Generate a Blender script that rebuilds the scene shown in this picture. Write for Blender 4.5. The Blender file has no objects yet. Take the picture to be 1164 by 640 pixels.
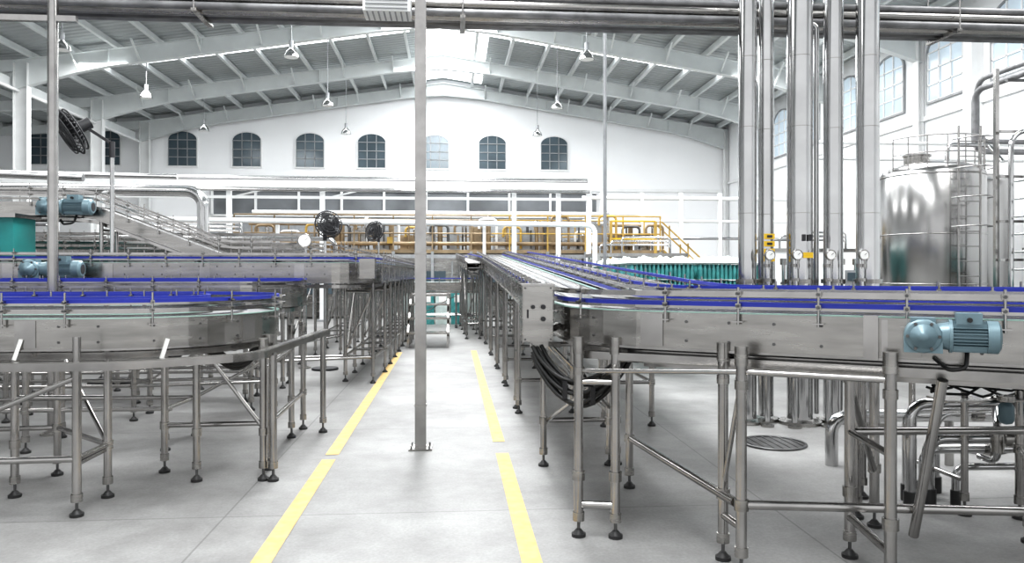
import bpy, math, random
from mathutils import Vector, Matrix
R = random.Random(7)
PI = math.pi
sc = bpy.context.scene

# ------------------------------------------------------------------ materials
MATS = {}
def nmat(name, col, metal=0.0, rough=0.5, var=0.0, scale=6.0, bump=0.0, emis=None, estr=0.0, stretch=None, rvar=0.0):
    m = bpy.data.materials.new(name); m.use_nodes = True
    nt = m.node_tree; b = nt.nodes['Principled BSDF']
    b.inputs['Base Color'].default_value = (*col, 1)
    b.inputs['Metallic'].default_value = metal
    b.inputs['Roughness'].default_value = rough
    if emis:
        b.inputs['Emission Color'].default_value = (*emis, 1)
        b.inputs['Emission Strength'].default_value = estr
    if var > 0 or bump > 0 or rvar > 0:
        tc = nt.nodes.new('ShaderNodeTexCoord'); mp = nt.nodes.new('ShaderNodeMapping')
        nt.links.new(tc.outputs['Object'], mp.inputs['Vector'])
        if stretch: mp.inputs['Scale'].default_value = stretch
        n = nt.nodes.new('ShaderNodeTexNoise'); n.inputs['Scale'].default_value = scale
        n.inputs['Detail'].default_value = 4
        nt.links.new(mp.outputs['Vector'], n.inputs['Vector'])
        if var > 0:
            r = nt.nodes.new('ShaderNodeValToRGB')
            r.color_ramp.elements[0].position = 0.3; r.color_ramp.elements[1].position = 0.7
            r.color_ramp.elements[0].color = (*[max(0, c*(1-var)) for c in col], 1)
            r.color_ramp.elements[1].color = (*[min(1, c*(1+var)) for c in col], 1)
            nt.links.new(n.outputs['Fac'], r.inputs['Fac'])
            nt.links.new(r.outputs['Color'], b.inputs['Base Color'])
        if rvar > 0:
            mr = nt.nodes.new('ShaderNodeMapRange')
            mr.inputs['To Min'].default_value = max(0.02, rough-rvar); mr.inputs['To Max'].default_value = rough+rvar
            nt.links.new(n.outputs['Fac'], mr.inputs['Value']); nt.links.new(mr.outputs['Result'], b.inputs['Roughness'])
        if bump > 0:
            bp = nt.nodes.new('ShaderNodeBump'); bp.inputs['Strength'].default_value = bump; bp.inputs['Distance'].default_value = 0.01
            nt.links.new(n.outputs['Fac'], bp.inputs['Height']); nt.links.new(bp.outputs['Normal'], b.inputs['Normal'])
    MATS[name] = m
    return m
nmat('steel', (.42,.41,.40), 1.0, .20, var=.14, scale=5, rvar=.07)
nmat('steel_plate', (.38,.37,.355), 1.0, .25, var=.18, scale=3, stretch=(1,1,6), rvar=.1)
nmat('steel_pipe', (.54,.54,.54), 1.0, .13, var=.10, scale=2.5, rvar=.05)
nmat('steel_dark', (.14,.14,.14), .9, .42, var=.25, scale=6)
nmat('steel_tank', (.42,.415,.41), 1.0, .22, var=.08, scale=1.5, rvar=.06)
nmat('pipe_grey', (.22,.22,.225), .5, .45, var=.3, scale=5)
nmat('belt', (.30,.30,.30), .7, .42, var=.15, scale=25)
nmat('blue', (.02,.035,.34), 0, .45, var=.1, scale=4)
nmat('green_strip', (.34,.52,.46), 0, .4, var=.1)
nmat('rubber', (.018,.018,.018), 0, .5, var=.3, scale=20)
nmat('dark', (.03,.03,.033), 0, .6, var=.2)
nmat('foot', (.03,.03,.03), .1, .5, var=.2)
nmat('white_paint', (.78,.79,.79), 0, .45, var=.04, scale=3)
nmat('wall_paint', (.88,.89,.90), 0, .75, var=.02, scale=.6)
nmat('truss_paint', (.70,.73,.73), 0, .5, var=.05, scale=2)
nmat('motor_paint', (.17,.25,.285), .2, .38, var=.1, scale=10)
nmat('teal', (.02,.24,.23), 0, .4, var=.15, scale=3)
nmat('bottle_teal', (.06,.27,.27), 0, .3, var=.35, scale=9)
nmat('film', (.60,.70,.68), 0, .35, var=.2, scale=5)
nmat('yellow', (.50,.33,.08), 0, .5, var=.15, scale=5)
nmat('safety', (.80,.52,.03), 0, .4, var=.08)
nmat('tan', (.28,.21,.13), .3, .45, var=.35, scale=3)
nmat('cable_blue', (.05,.35,.6), 0, .4, var=.1)
nmat('glass_dark', (.08,.11,.13), .1, .15, var=.3, scale=.8)
nmat('glass_day', (.30,.38,.43), 0, .2, var=.25, scale=1, emis=(.8,.9,1), estr=.35)
nmat('skylight', (.9,.9,.9), 0, .4, var=.03, emis=(.95,.98,1), estr=3.0)
nmat('gauge_face', (.9,.9,.88), 0, .3, var=.03)
nmat('grey_frame', (.30,.31,.32), .2, .5, var=.15)
nmat('annex_shade', (.15,.16,.17), 0, .6, var=.35, scale=.7)
nmat('line_paint', (.56,.39,.15), 0, .65, var=.2, scale=14)

m = bpy.data.materials.new('concrete'); m.use_nodes = True; nt = m.node_tree; b = nt.nodes['Principled BSDF']
tc = nt.nodes.new('ShaderNodeTexCoord')
n1 = nt.nodes.new('ShaderNodeTexNoise'); n1.inputs['Scale'].default_value = 1.1; n1.inputs['Detail'].default_value = 10; n1.inputs['Roughness'].default_value = .72
n2 = nt.nodes.new('ShaderNodeTexNoise'); n2.inputs['Scale'].default_value = 60; n2.inputs['Detail'].default_value = 3
br = nt.nodes.new('ShaderNodeTexBrick'); br.inputs['Scale'].default_value = 1; br.offset = 0; br.inputs['Mortar Size'].default_value = .006
br.inputs['Brick Width'].default_value = 3.2; br.inputs['Row Height'].default_value = 2.4
br.inputs['Color1'].default_value = (1,1,1,1); br.inputs['Color2'].default_value = (.95,.95,.95,1); br.inputs['Mortar'].default_value = (.66,.66,.66,1)
mpf = nt.nodes.new('ShaderNodeMapping'); mpf.inputs['Location'].default_value = (1.3,.35,0)
nt.links.new(tc.outputs['Object'], mpf.inputs['Vector']); nt.links.new(mpf.outputs['Vector'], br.inputs['Vector'])
for n in (n1, n2): nt.links.new(tc.outputs['Object'], n.inputs['Vector'])
r = nt.nodes.new('ShaderNodeValToRGB'); r.color_ramp.elements[0].position = .32; r.color_ramp.elements[1].position = .68
r.color_ramp.elements[0].color = (.185,.182,.178,1); r.color_ramp.elements[1].color = (.36,.36,.355,1)
nt.links.new(n1.outputs['Fac'], r.inputs['Fac'])
r2 = nt.nodes.new('ShaderNodeValToRGB'); r2.color_ramp.elements[0].position=.3; r2.color_ramp.elements[0].color = (.84,.84,.84,1)
r2.color_ramp.elements[1].position=.7
nt.links.new(n2.outputs['Fac'], r2.inputs['Fac'])
mx = nt.nodes.new('ShaderNodeMixRGB'); mx.blend_type='MULTIPLY'; mx.inputs[0].default_value = 1
mx2 = nt.nodes.new('ShaderNodeMixRGB'); mx2.blend_type='MULTIPLY'; mx2.inputs[0].default_value = 1
nt.links.new(r.outputs['Color'], mx.inputs[1]); nt.links.new(r2.outputs['Color'], mx.inputs[2])
nt.links.new(mx.outputs['Color'], mx2.inputs[1]); nt.links.new(br.outputs['Color'], mx2.inputs[2])
nt.links.new(mx2.outputs['Color'], b.inputs['Base Color'])
mr = nt.nodes.new('ShaderNodeMapRange'); mr.inputs['To Min'].default_value=.40; mr.inputs['To Max'].default_value=.62
b.inputs['Specular IOR Level'].default_value=.35
nt.links.new(n1.outputs['Fac'], mr.inputs['Value']); nt.links.new(mr.outputs['Result'], b.inputs['Roughness'])
MATS['concrete'] = m

m = bpy.data.materials.new('roof_sheet'); m.use_nodes = True; nt = m.node_tree; b = nt.nodes['Principled BSDF']
b.inputs['Base Color'].default_value = (.42,.445,.45,1); b.inputs['Roughness'].default_value = .5; b.inputs['Metallic'].default_value = .2
tc = nt.nodes.new('ShaderNodeTexCoord'); w = nt.nodes.new('ShaderNodeTexWave'); w.bands_direction='Y'; w.inputs['Scale'].default_value = 1.2
bp = nt.nodes.new('ShaderNodeBump'); bp.inputs['Strength'].default_value=.8; bp.inputs['Distance'].default_value=.05
nt.links.new(tc.outputs['Object'], w.inputs['Vector']); nt.links.new(w.outputs['Fac'], bp.inputs['Height']); nt.links.new(bp.outputs['Normal'], b.inputs['Normal'])
MATS['roof_sheet'] = m

# ------------------------------------------------------------------ mesh builder
class MB:
    def __init__(s): s.v=[]; s.f=[]; s.m=[]; s.sm=[]; s.k=[]
    def add(s, vs, fs, mat, smooth=False):
        o = len(s.v); s.v += [tuple(v) for v in vs]
        if mat not in s.k: s.k.append(mat)
        mi = s.k.index(mat)
        for f in fs: s.f.append(tuple(i+o for i in f)); s.m.append(mi); s.sm.append(smooth)
    def box(s, c, d, mat, rz=0, M=None):
        x,y,z = d[0]/2,d[1]/2,d[2]/2
        vs = [Vector((a*x,b_*y,c_*z)) for a in(-1,1) for b_ in(-1,1) for c_ in(-1,1)]
        if M is None: M = Matrix.Rotation(rz,3,'Z')
        vs = [M@v+Vector(c) for v in vs]
        s.add(vs, [(0,1,3,2),(4,6,7,5),(0,4,5,1),(2,3,7,6),(0,2,6,4),(1,5,7,3)], mat)
    def beam(s, a, b, w, h, mat):
        a=Vector(a); b=Vector(b); d=(b-a); L=d.length
        if L<1e-5: return
        s.box((a+b)/2, (L,w,h), mat, M=d.to_track_quat('X','Z').to_matrix())
    def cyl(s, a, b, r, mat, seg=10, r2=None, smooth=True):
        a=Vector(a); b=Vector(b); d=b-a
        if d.length<1e-6: return
        q=d.to_track_quat('Z','Y').to_matrix(); r2 = r if r2 is None else r2
        ring=[q@Vector((math.cos(2*PI*i/seg),math.sin(2*PI*i/seg),0)) for i in range(seg)]
        vs=[a+p*r for p in ring]+[b+p*r2 for p in ring]
        s.add(vs,[(i,(i+1)%seg,(i+1)%seg+seg,i+seg) for i in range(seg)],mat,smooth)
        s.add([a+p*r for p in ring],[tuple(range(seg-1,-1,-1))],mat)
        s.add([b+p*r2 for p in ring],[tuple(range(seg))],mat)
    def tube(s, pts, r, mat, seg=8, closed=False):
        P=[Vector(p) for p in pts]; n=len(P); up=None; vs=[]
        for i in range(n):
            if closed: t=(P[(i+1)%n]-P[i-1]).normalized()
            else: t=(P[min(i+1,n-1)]-P[max(i-1,0)]).normalized()
            if up is None:
                up = Vector((0,0,1)) if abs(t.z)<.9 else Vector((1,0,0))
            u=(up-t*up.dot(t)).normalized(); w=t.cross(u); up=u
            vs += [P[i]+(u*math.cos(2*PI*k/seg)+w*math.sin(2*PI*k/seg))*r for k in range(seg)]
        fs=[]
        rng = n if closed else n-1
        for i in range(rng):
            j=(i+1)%n
            for k in range(seg): fs.append((i*seg+k,i*seg+(k+1)%seg,j*seg+(k+1)%seg,j*seg+k))
        s.add(vs,fs,mat,True)
        if not closed:
            s.add(vs[:seg],[tuple(range(seg-1,-1,-1))],mat); s.add(vs[-seg:],[tuple(range(seg))],mat)
    def ring(s, c, R_, r, mat, normal=(0,0,1), n=20, seg=6):
        q=Vector(normal).to_track_quat('Z','Y').to_matrix()
        s.tube([Vector(c)+q@Vector((R_*math.cos(2*PI*i/n),R_*math.sin(2*PI*i/n),0)) for i in range(n)],r,mat,seg,True)
    def lathe(s, c, prof, mat, seg=24, normal=(0,0,1)):
        q=Vector(normal).to_track_quat('Z','Y').to_matrix(); c=Vector(c); vs=[]
        for (r_,z) in prof:
            vs+=[c+q@Vector((r_*math.cos(2*PI*i/seg),r_*math.sin(2*PI*i/seg),z)) for i in range(seg)]
        fs=[]
        for j in range(len(prof)-1):
            for i in range(seg): fs.append((j*seg+i,j*seg+(i+1)%seg,(j+1)*seg+(i+1)%seg,(j+1)*seg+i))
        s.add(vs,fs,mat,True)
    def band(s, path, o0, o1, z0, z1, mat):
        P=[Vector(p) for p in path]; n=len(P); vs=[]
        for i in range(n):
            nn=norm2(P,i)
            for (o,z) in ((o0,z0),(o1,z0),(o1,z1),(o0,z1)):
                vs.append(P[i]+nn*o+Vector((0,0,z)))
        fs=[(0,1,2,3),(4*n-1,4*n-2,4*n-3,4*n-4)]
        for i in range(n-1):
            a=4*i; b_=a+4
            for k in range(4): fs.append((a+k,b_+k,b_+(k+1)%4,a+(k+1)%4))
        s.add(vs,fs,mat)
    def build(s, name, bevel=0):
        me=bpy.data.meshes.new(name); me.from_pydata(s.v,[],s.f)
        for k in s.k: me.materials.append(MATS[k])
        me.polygons.foreach_set('material_index',s.m); me.polygons.foreach_set('use_smooth',s.sm)
        me.update(); o=bpy.data.objects.new(name,me); sc.collection.objects.link(o)
        return o
def norm2(P,i):
    n=len(P)
    a=(P[i]-P[i-1]) if i>0 else (P[1]-P[0]); b=(P[i+1]-P[i]) if i<n-1 else a
    a=Vector((a.x,a.y,0)).normalized(); b=Vector((b.x,b.y,0)).normalized()
    t=(a+b).normalized(); nn=Vector((t.y,-t.x,0))
    c=max(.5,t.dot(a)); return nn/c
def fillet(pts, r, n=8):
    P=[Vector(p) for p in pts]; out=[P[0]]
    for i in range(1,len(P)-1):
        a=(P[i-1]-P[i]); b=(P[i+1]-P[i]); la,lb=a.length,b.length; a.normalize(); b.normalize()
        ang=a.angle(b)
        if ang>PI-.02: out.append(P[i]); continue
        d=min(r/math.tan(ang/2),la*.49,lb*.49); rr=d*math.tan(ang/2)
        bis=(a+b).normalized(); c=P[i]+bis*(rr/math.sin(ang/2))
        p0=P[i]+a*d-c; p1=P[i]+b*d-c; th=p0.angle(p1)
        for k in range(n+1):
            t=k/n; out.append(c+(p0*math.sin((1-t)*th)+p1*math.sin(t*th))/math.sin(th))
    out.append(P[-1]); return out
def stations(path, step, start=0.0):
    P=[Vector(p) for p in path]; out=[]; nxt=start; acc=0
    for i in range(len(P)-1):
        d=P[i+1]-P[i]; L=d.length
        while nxt<=acc+L+1e-6 and L>0:
            t=(nxt-acc)/L; p=P[i]+d*t; dd=Vector((d.x,d.y,0)).normalized()
            out.append((p,dd,Vector((dd.y,-dd.x,0)))); nxt+=step
        acc+=L
    return out
def leg(mb,x,y,zt,r=.024,mat='steel'):
    mb.cyl((x,y,.10),(x,y,zt),r,mat,12)
    mb.cyl((x,y,.085),(x,y,.13),r*1.25,'steel_plate',12)
    mb.cyl((x,y,.02),(x,y,.10),.009,'steel_dark',6)
    mb.cyl((x,y,.0),(x,y,.018),.038,'foot',12); mb.cyl((x,y,.018),(x,y,.04),.032,'foot',12,.014)
def clampj(mb,p,r=.032,h=.05):
    mb.cyl((p[0],p[1],p[2]-h/2),(p[0],p[1],p[2]+h/2),r,'steel_plate',10)

def conveyor(name, path, w=.5, ph=.18, legstep=1.2, legstart=.4, rails=(.09,), srails=(), rail_h=.14, post=.42, cross=.33, lanes=(), legs=True, bolts=False, longi=True, diag=True, blue=True, tray=True, bt=.016):
    mb=MB(); hw=w/2
    for sgn in (-1,1):
        a,b_=sgn*hw, sgn*(hw-.012)
        mb.band(path,min(a,b_),max(a,b_),-ph,0,'steel_plate')
        a,b_=sgn*(hw+.003), sgn*(hw-.03)
        mb.band(path,min(a,b_),max(a,b_),0,.005,'green_strip' if bolts else 'steel')
        mb.band(path,sgn*hw-.014,sgn*hw+.014,-ph-.012,-ph,'steel')
        for rz in list(rails)+list(srails):
            o=sgn*(hw-.005); isb=blue and (rz in rails)
            mb.band(path,o-.008,o+.008,rz-.006,rz+(bt if isb else .009),'blue' if isb else 'steel')
            o2=o+sgn*.012
            mb.band(path,o2-.006,o2+.006,rz-.018,rz-.004,'steel')
        for (p,t,nn) in stations(path,post,.15):
            q=p+nn*(sgn*(hw+.028)); ang=math.atan2(t.y,t.x)
            mb.box(q+Vector((0,0,-.035)),(.05,.05,.006),'steel',ang)
            mb.cyl(q+Vector((0,0,-.05)),q+Vector((0,0,rail_h)),.007,'steel',6)
            for rz in list(rails)+list(srails):
                mb.box(q+Vector((0,0,rz))-nn*sgn*.008,(.024,.03,.024),'steel_plate',ang)
                mb.cyl(q+Vector((0,0,rz)),q+Vector((0,0,rz))+nn*sgn*.03,.008,'steel_dark',6)
        if bolts:
            for (p,t,nn) in stations(path,.21,.1):
                for dz in (-.045,-.14):
                    q=p+nn*(sgn*hw)+Vector((0,0,dz)); mb.cyl(q,q+nn*sgn*.005,.008,'steel_dark',6)
            for (p,t,nn) in stations(path,1.1,.55):
                mb.box(p+nn*(sgn*(hw+.003))+Vector((0,0,-ph/2)),(.12,.006,ph*.9),'steel',math.atan2(t.y,t.x))
    mb.band(path,-hw+.03,hw-.03,-.035,-.012,'belt')
    mb.band(path,-hw+.05,hw-.05,-ph*.85,-ph*.85+.015,'belt')
    for l in lanes:
        mb.band(path,l-.006,l+.006,.03,.055,'steel'); mb.band(path,l-.02,l+.02,-.012,.0,'steel')
    if tray:
        mb.band(path,-hw+.08,-hw+.14,-ph-.07,-ph-.03,'steel'); mb.band(path,hw-.14,hw-.08,-ph-.07,-ph-.03,'steel')
    for (p,t,nn) in stations(path,.45,.2):
        ang=math.atan2(t.y,t.x); mb.box(p+Vector((0,0,-ph-.0)),(.03,w-.02,.03),'steel_dark',ang)
    if legs:
        prev=None; k=0
        for (p,t,nn) in stations(path,legstep,legstart):
            cur=[]
            for sgn in (-1,1):
                q=p+nn*(sgn*(hw-.02)); zt=p.z-ph+.01; leg(mb,q.x,q.y,zt); cur.append(q)
                mb.box((q.x,q.y,p.z-ph+.03),(.07,.03,.09),'steel_plate',math.atan2(t.y,t.x))
                clampj(mb,(q.x,q.y,cross))
            a,b_=cur; mb.cyl((a.x,a.y,cross),(b_.x,b_.y,cross),.019,'steel',8)
            mb.cyl((a.x,a.y,p.z-ph-.12),(b_.x,b_.y,p.z-ph-.12),.017,'steel',8)
            if prev and longi:
                for j in (0,1): mb.cyl((prev[j].x,prev[j].y,cross),(cur[j].x,cur[j].y,cross),.018,'steel',8)
            if diag and k%2==0: mb.cyl((a.x,a.y,cross+.05),(b_.x,b_.y,p.z-ph-.1),.012,'steel',6)
            if prev and diag and k%2==1: mb.cyl((prev[0].x,prev[0].y,cross),(cur[0].x,cur[0].y,p.z-ph-.15),.012,'steel',6)
            prev=cur; k+=1
    return mb

def gearmotor(mb, p, d, s=1.0, lf=1.0):
    p=Vector(p); d=Vector(d).normalized(); side=Vector((d.y,-d.x,0)); up=Vector((0,0,1)); ang=math.atan2(d.y,d.x)
    M='motor_paint'; D=d*lf
    mb.lathe(p-side*.06*s,[(0,-.0),(.062*s,0),(.070*s,.01*s),(.070*s,.11*s),(.062*s,.12*s),(0,.12*s)],M,20,side)
    mb.lathe(p+side*.06*s,[(.05*s,0),(.05*s,.015*s),(.022*s,.018*s),(.022*s,.03*s),(0,.03*s)],M,16,side)
    mb.box(p-up*.038*s,(.14*s,.10*s,.06*s),M,ang); mb.box(p+up*.06*s,(.09*s,.08*s,.03*s),M,ang)
    for a in range(6):
        o=(d*math.cos(a*PI/3)+up*math.sin(a*PI/3))*.058*s
        mb.cyl(p+o+side*.058*s,p+o+side*.068*s,.007*s,'steel_dark',6)
    mb.cyl(p+D*.05*s,p+D*.12*s,.048*s,M,16,.058*s)
    mb.cyl(p+D*.12*s,p+D*.135*s,.068*s,M,16)
    a=p+D*.135*s; b_=p+D*.29*s
    mb.cyl(a,b_,.05*s,M,18)
    for i in range(26):
        th=2*PI*i/26; o=side*math.cos(th)+up*math.sin(th)
        mb.beam(a+o*.056*s,b_+o*.056*s,.003*s if abs(o.z)>.7 else .016*s,.016*s if abs(o.z)>.7 else .003*s,M)
    mb.cyl(b_,b_+D*.05*s,.066*s,M,18); mb.cyl(b_+D*.05*s,b_+D*.062*s,.066*s,M,18,.05*s)
    mb.cyl(b_+D*.063*s,b_+D*.065*s,.035*s,'dark',16)
    mb.box(p+D*.21*s+up*.074*s,(.09*s,.08*s,.045*s),M,ang)
    mb.cyl(p+D*.21*s+side*.03*s+up*.07*s,p+D*.21*s+side*.06*s+up*.07*s,.01*s,'rubber',8)
    mb.tube(fillet([p+D*.21*s-side*.04*s-up*.05*s,p+D*.20*s-side*.0*s-up*.13*s,p+D*.12*s-side*.0*s-up*.14*s,p+D*.06*s-side*.08*s-up*.10*s],.03*s,4),.009*s,'rubber',6)

def gauge(mb,p,n=(0,-1,0),r=.05):
    p=Vector(p); n=Vector(n).normalized()
    mb.cyl(p-n*.03,p,r,'steel',18); mb.cyl(p,p+n*.002,r*.86,'gauge_face',18)
    mb.ring(p,r,.005,'steel_plate',n,18,5); mb.beam(p+n*.004,p+n*.004+Vector((r*.5,0,r*.4)),.003,.003,'dark')
    mb.cyl(p-Vector((0,0,r+.08)),p-Vector((0,0,r*.8)),.008,'steel',6)

def fanhead(b,hub,n,rad):
    n=Vector(n).normalized(); hub=Vector(hub); s=rad/.27
    b.cyl(hub-n*.22*s,hub-n*.05*s,.065*s,'dark',16); b.cyl(hub-n*.04*s,hub+n*.05*s,.05*s,'dark',12)
    for d,rr in ((-.05,.24),(.07,.24),(.01,.27),(.07,.12),(.075,.18),(-.05,.15)): b.ring(hub+n*d*s,rr*s,.010*s,'dark',n,28,5)
    q=n.to_track_quat('Z','Y').to_matrix()
    for k in range(28):
        a=2*PI*k/28; e=q@Vector((math.cos(a),math.sin(a),0))*s
        b.tube([hub+n*.08*s+e*.04,hub+n*.075*s+e*.2,hub+n*.01*s+e*.27,hub-n*.05*s+e*.2,hub-n*.05*s+e*.06],.006*s,'dark',4)
    for k in range(4):
        a=2*PI*k/4+.3; vs=[]
        for (rr,da,hh) in ((.04,-.5,-.02),(.22,-.5,-.03),(.24,.0,.0),(.22,.5,.04),(.04,.5,.03),(.12,0,.0)):
            vs.append(hub+q@Vector((rr*s*math.cos(a+da),rr*s*math.sin(a+da),(hh+.01)*s)))
        b.add(vs,[(0,1,5),(1,2,5),(2,3,5),(3,4,5),(4,0,5)],'dark')

# ------------------------------------------------------------------ room shell
XL,XR,YB=-21.0,12.6,34.0; RX=-.4; EL=-13.4
b=MB(); b.add([(XL,-7,0),(XR+.3,-7,0),(XR+.3,YB+.3,0),(XL,YB+.3,0)],[(0,1,2,3)],'concrete'); b.build('floor')
b=MB(); b.add([(XL,YB,0),(XR,YB,0),(XR,YB,8.2),(RX,YB,10.1),(EL,YB,8.2),(XL,YB,7.6)],[(0,1,2,3,4,5)],'wall_paint'); b.build('wall_back')
b=MB(); b.box((XR+.1,13.5,4.2),(.2,41,8.4),'wall_paint'); b.build('wall_right')
b=MB(); b.box((XL-.1,13.5,4.0),(.2,41,8.0),'wall_paint'); b.build('wall_left')
b=MB()
def roofz(x):
    if x>=RX: return 10.05-(x-RX)*1.9/13.0
    if x>=EL: return 10.05-(RX-x)*1.9/13.0
    return 8.15-(EL-x)*.07
for (x0,x1) in ((XL,EL),(EL,RX),(RX,XR+.3)):
    b.add([(x0,-3,roofz(x0)),(x1,-3,roofz(x1)),(x1,YB+.2,roofz(x1)),(x0,YB+.2,roofz(x0)),(x0,-3,roofz(x0)+.1),(x1,-3,roofz(x1)+.1),(x1,YB+.2,roofz(x1)+.1),(x0,YB+.2,roofz(x0)+.1)],
      [(0,1,2,3),(7,6,5,4),(0,4,5,1),(2,6,7,3)],'roof_sheet')
b.build('ceiling')
b=MB()
def skystrip(x0,x1,y0,y1):
    z0=roofz(x0)-.015; z1=roofz(x1)-.015
    b.add([(x0,y0,z0),(x1,y0,z1),(x1,y1,z1),(x0,y1,z0)],[(0,1,2,3)],'skylight')
for (y0,y1) in ((30.4,31.2),(25.6,26.8),(13.5,14.5),(20.3,21.4)):
    skystrip(-12.5,-1.5,y0,y1); skystrip(.8,11.8,y0,y1)
for y0 in (1,6,11,16,21,26,31):
    skystrip(-1.3,RX,y0,y0+2.6 if y0==31 else y0+4.4); skystrip(RX,1.3,y0,y0+2.6 if y0==31 else y0+4.4)
b.build('roof_skylight_panels')
b=MB(); x=-12.9
while x<12.5:
    if abs(x-RX)>.3: b.box((x,16,roofz(x)-.13),(.06,36.4,.2),'truss_paint'); b.box((x+.03,16,roofz(x)-.22),(.09,36.4,.012),'truss_paint')
    x+=1.25
for x in (-14.5,-16,-17.5,-19,-20.3): b.box((x,16,roofz(x)-.12),(.06,36.4,.2),'truss_paint')
b.build('roof_purlins')
for y in (33.75,29.4,24.4,19.4,14.4,9.4,4.4):
    b=MB()
    for (xe,sg) in ((EL,-1),(XR-.05,1)):
        N=14; top=[];bot=[]
        for i in range(N+1):
            t=i/N; xx=RX+(xe-RX)*t; zt=roofz(xx)-.24; dep=.42+.12*t+(.35*max(0,(t-.82)/.18))
            if t<.12: dep+=.12*(1-t/.12)
            top.append((xx,zt)); bot.append((xx,zt-dep))
        for i in range(N):
            (x0,z0),(x1,z1)=top[i],top[i+1]; (x2,z2),(x3,z3)=bot[i],bot[i+1]
            b.add([(x0,y-.01,z0),(x1,y-.01,z1),(x3,y-.01,z3),(x2,y-.01,z2),(x0,y+.01,z0),(x1,y+.01,z1),(x3,y+.01,z3),(x2,y+.01,z2)],[(0,1,2,3),(7,6,5,4)],'truss_paint')
            b.beam((x0,y,z0),(x1,y,z1),.22,.016,'truss_paint'); b.beam((x2,y,z2),(x3,y,z3),.22,.016,'truss_paint')
            if i%3==2: b.beam((x0,y,z0),(x2,y,z2),.2,.012,'truss_paint')
        for i in (2,4,6,8,10,12):
            x2,z2=bot[i]; b.beam((x2,y,z2+.05),(x2,y-.7,roofz(x2)-.2),.05,.05,'truss_paint')
            b.beam((x2,y,z2+.05),(x2,y+.7 if y<33 else y+.1,roofz(x2)-.2),.05,.05,'truss_paint')
        dpt=.4 if sg<0 else .14
        xc=xe-sg*dpt/2; zc=roofz(xe)-.3
        b.box((xc,y,zc/2),(dpt,.014,zc),'white_paint'); b.box((xc-dpt/2,y,zc/2),(.016,.24,zc),'white_paint'); b.box((xc+dpt/2,y,zc/2),(.016,.24,zc),'white_paint')
        b.box((xc,y,.015),(dpt+.1,.4,.03),'grey_frame')
    b.beam((EL,y,7.75),(XL,y,7.3),.2,.35,'truss_paint')
    b.build('portal_frame')
b=MB(); b.box((EL-.2,13.5,7.25),(.2,40,.3),'truss_paint'); b.cyl((EL+.1,-3,7.0),(EL+.1,33.5,7.0),.05,'white_paint'); b.build('eaves_beam')

def arched_window(name, c, w, h, axis, glass, frame, sur):
    b=MB(); c=Vector(c)
    ux=Vector((1,0,0)) if axis=='x' else Vector((0,1,0)); out=Vector((0,-1,0)) if axis=='x' else Vector((-1,0,0))
    rise=w*.30; hr=h-rise
    def outline(e):
        pts=[(-w/2-e,-h/2-e),(w/2+e,-h/2-e)]
        for k in range(13):
            th=PI*k/12; pts.append(((w/2+e)*math.cos(th),-h/2+hr+(rise+e)*math.sin(th)))
        return pts
    def P(p,o): return c+ux*p[0]+Vector((0,0,p[1]))+out*o
    o=outline(0); n=len(o)
    b.add([P(p,.03) for p in o],[tuple(range(n))],glass)
    oo=outline(.05)
    vs=[P(p,.07) for p in o]+[P(p,.07) for p in oo]+[P(p,.0) for p in o]+[P(p,.0) for p in oo]
    fs=[]
    for i in range(n):
        j=(i+1)%n; fs+=[(i,j,j+n,i+n),(i,j,j+2*n,i+2*n),(i+n,j+n,j+3*n,i+3*n)]
    b.add(vs,fs,sur)
    for k in (-.5,-.17,.17,.5):
        top=-h/2+hr+rise*math.sqrt(max(0,1-(k*2)**2)) 
        b.beam(P((k*w*.98,-h/2),.05),P((k*w*.98,top),.05),.035,.035,frame)
    for z in (0,.34,.66,1.0):
        b.beam(P((-w/2,-h/2+hr*z),.05),P((w/2,-h/2+hr*z),.05),.035,.035,frame)
    return b.build(name)
wi=1
for x in (-17.8,-14.92,-11.7,-8.97,-6.25,-3.56,-.76,1.80,4.60):
    arched_window('window_%d'%wi,(x,YB,6.80),1.22,1.5,'x','glass_dark','grey_frame','white_paint'); wi+=1
for y in (8.1,11.0,13.1,16.0,18.4,20.9,23.2,25.8,28.0):
    arched_window('window_%d'%wi,(XR,y,6.75),1.4,1.7,'y','glass_day','white_paint','grey_frame'); wi+=1
b=MB(); b.box((XR-.04,13.5,5.5),(.08,41,.12),'white_paint'); b.build('trim_1')
b=MB(); b.box((-4,YB-.04,5.15),(34,.08,.14),'white_paint'); b.build('trim_2')
b=MB(); b.box((-2.0,YB-.1,4.45),(17.0,.12,1.1),'annex_shade')  # flat dark panel: shade of the open room behind put into its colour
for i in range(10): b.box((-10.4+i*1.85,YB-.2,4.45),(.10,.1,1.1),'white_paint')
for z in (3.9,5.0): b.box((-2,YB-.2,z),(17,.1,.08),'white_paint')
b.box((-2,YB-.1,2.4),(17,.1,2.6),'grey_frame')
b.build('shaded_opening_band')

b=MB()
def strip(x0,x1,y0,y1): b.add([(x0,y0,.003),(x1,y0,.003),(x1,y1,.003),(x0,y1,.003)],[(0,1,2,3)],'line_paint')
strip(-.97,-.87,-1,5.75); strip(-.97,-.87,5.9,13.4); strip(.335,.435,-1,5.85); strip(.335,.435,6.25,13.6)
b.build('floor_marking_lines')
for (x,y,r) in ((2.62,6.0,.25),(4.15,5.75,.24)):
    b=MB(); b.cyl((x,y,0),(x,y,.006),r,'steel_dark',28); b.ring((x,y,.008),r,.012,'steel_dark',n=28)
    for k in range(-3,4): b.box((x+k*.065,y,.009),(.015,2*math.sqrt(max(.001,r*r-(k*.065)**2)),.006),'steel_dark')
    b.build('floor_drain')

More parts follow.
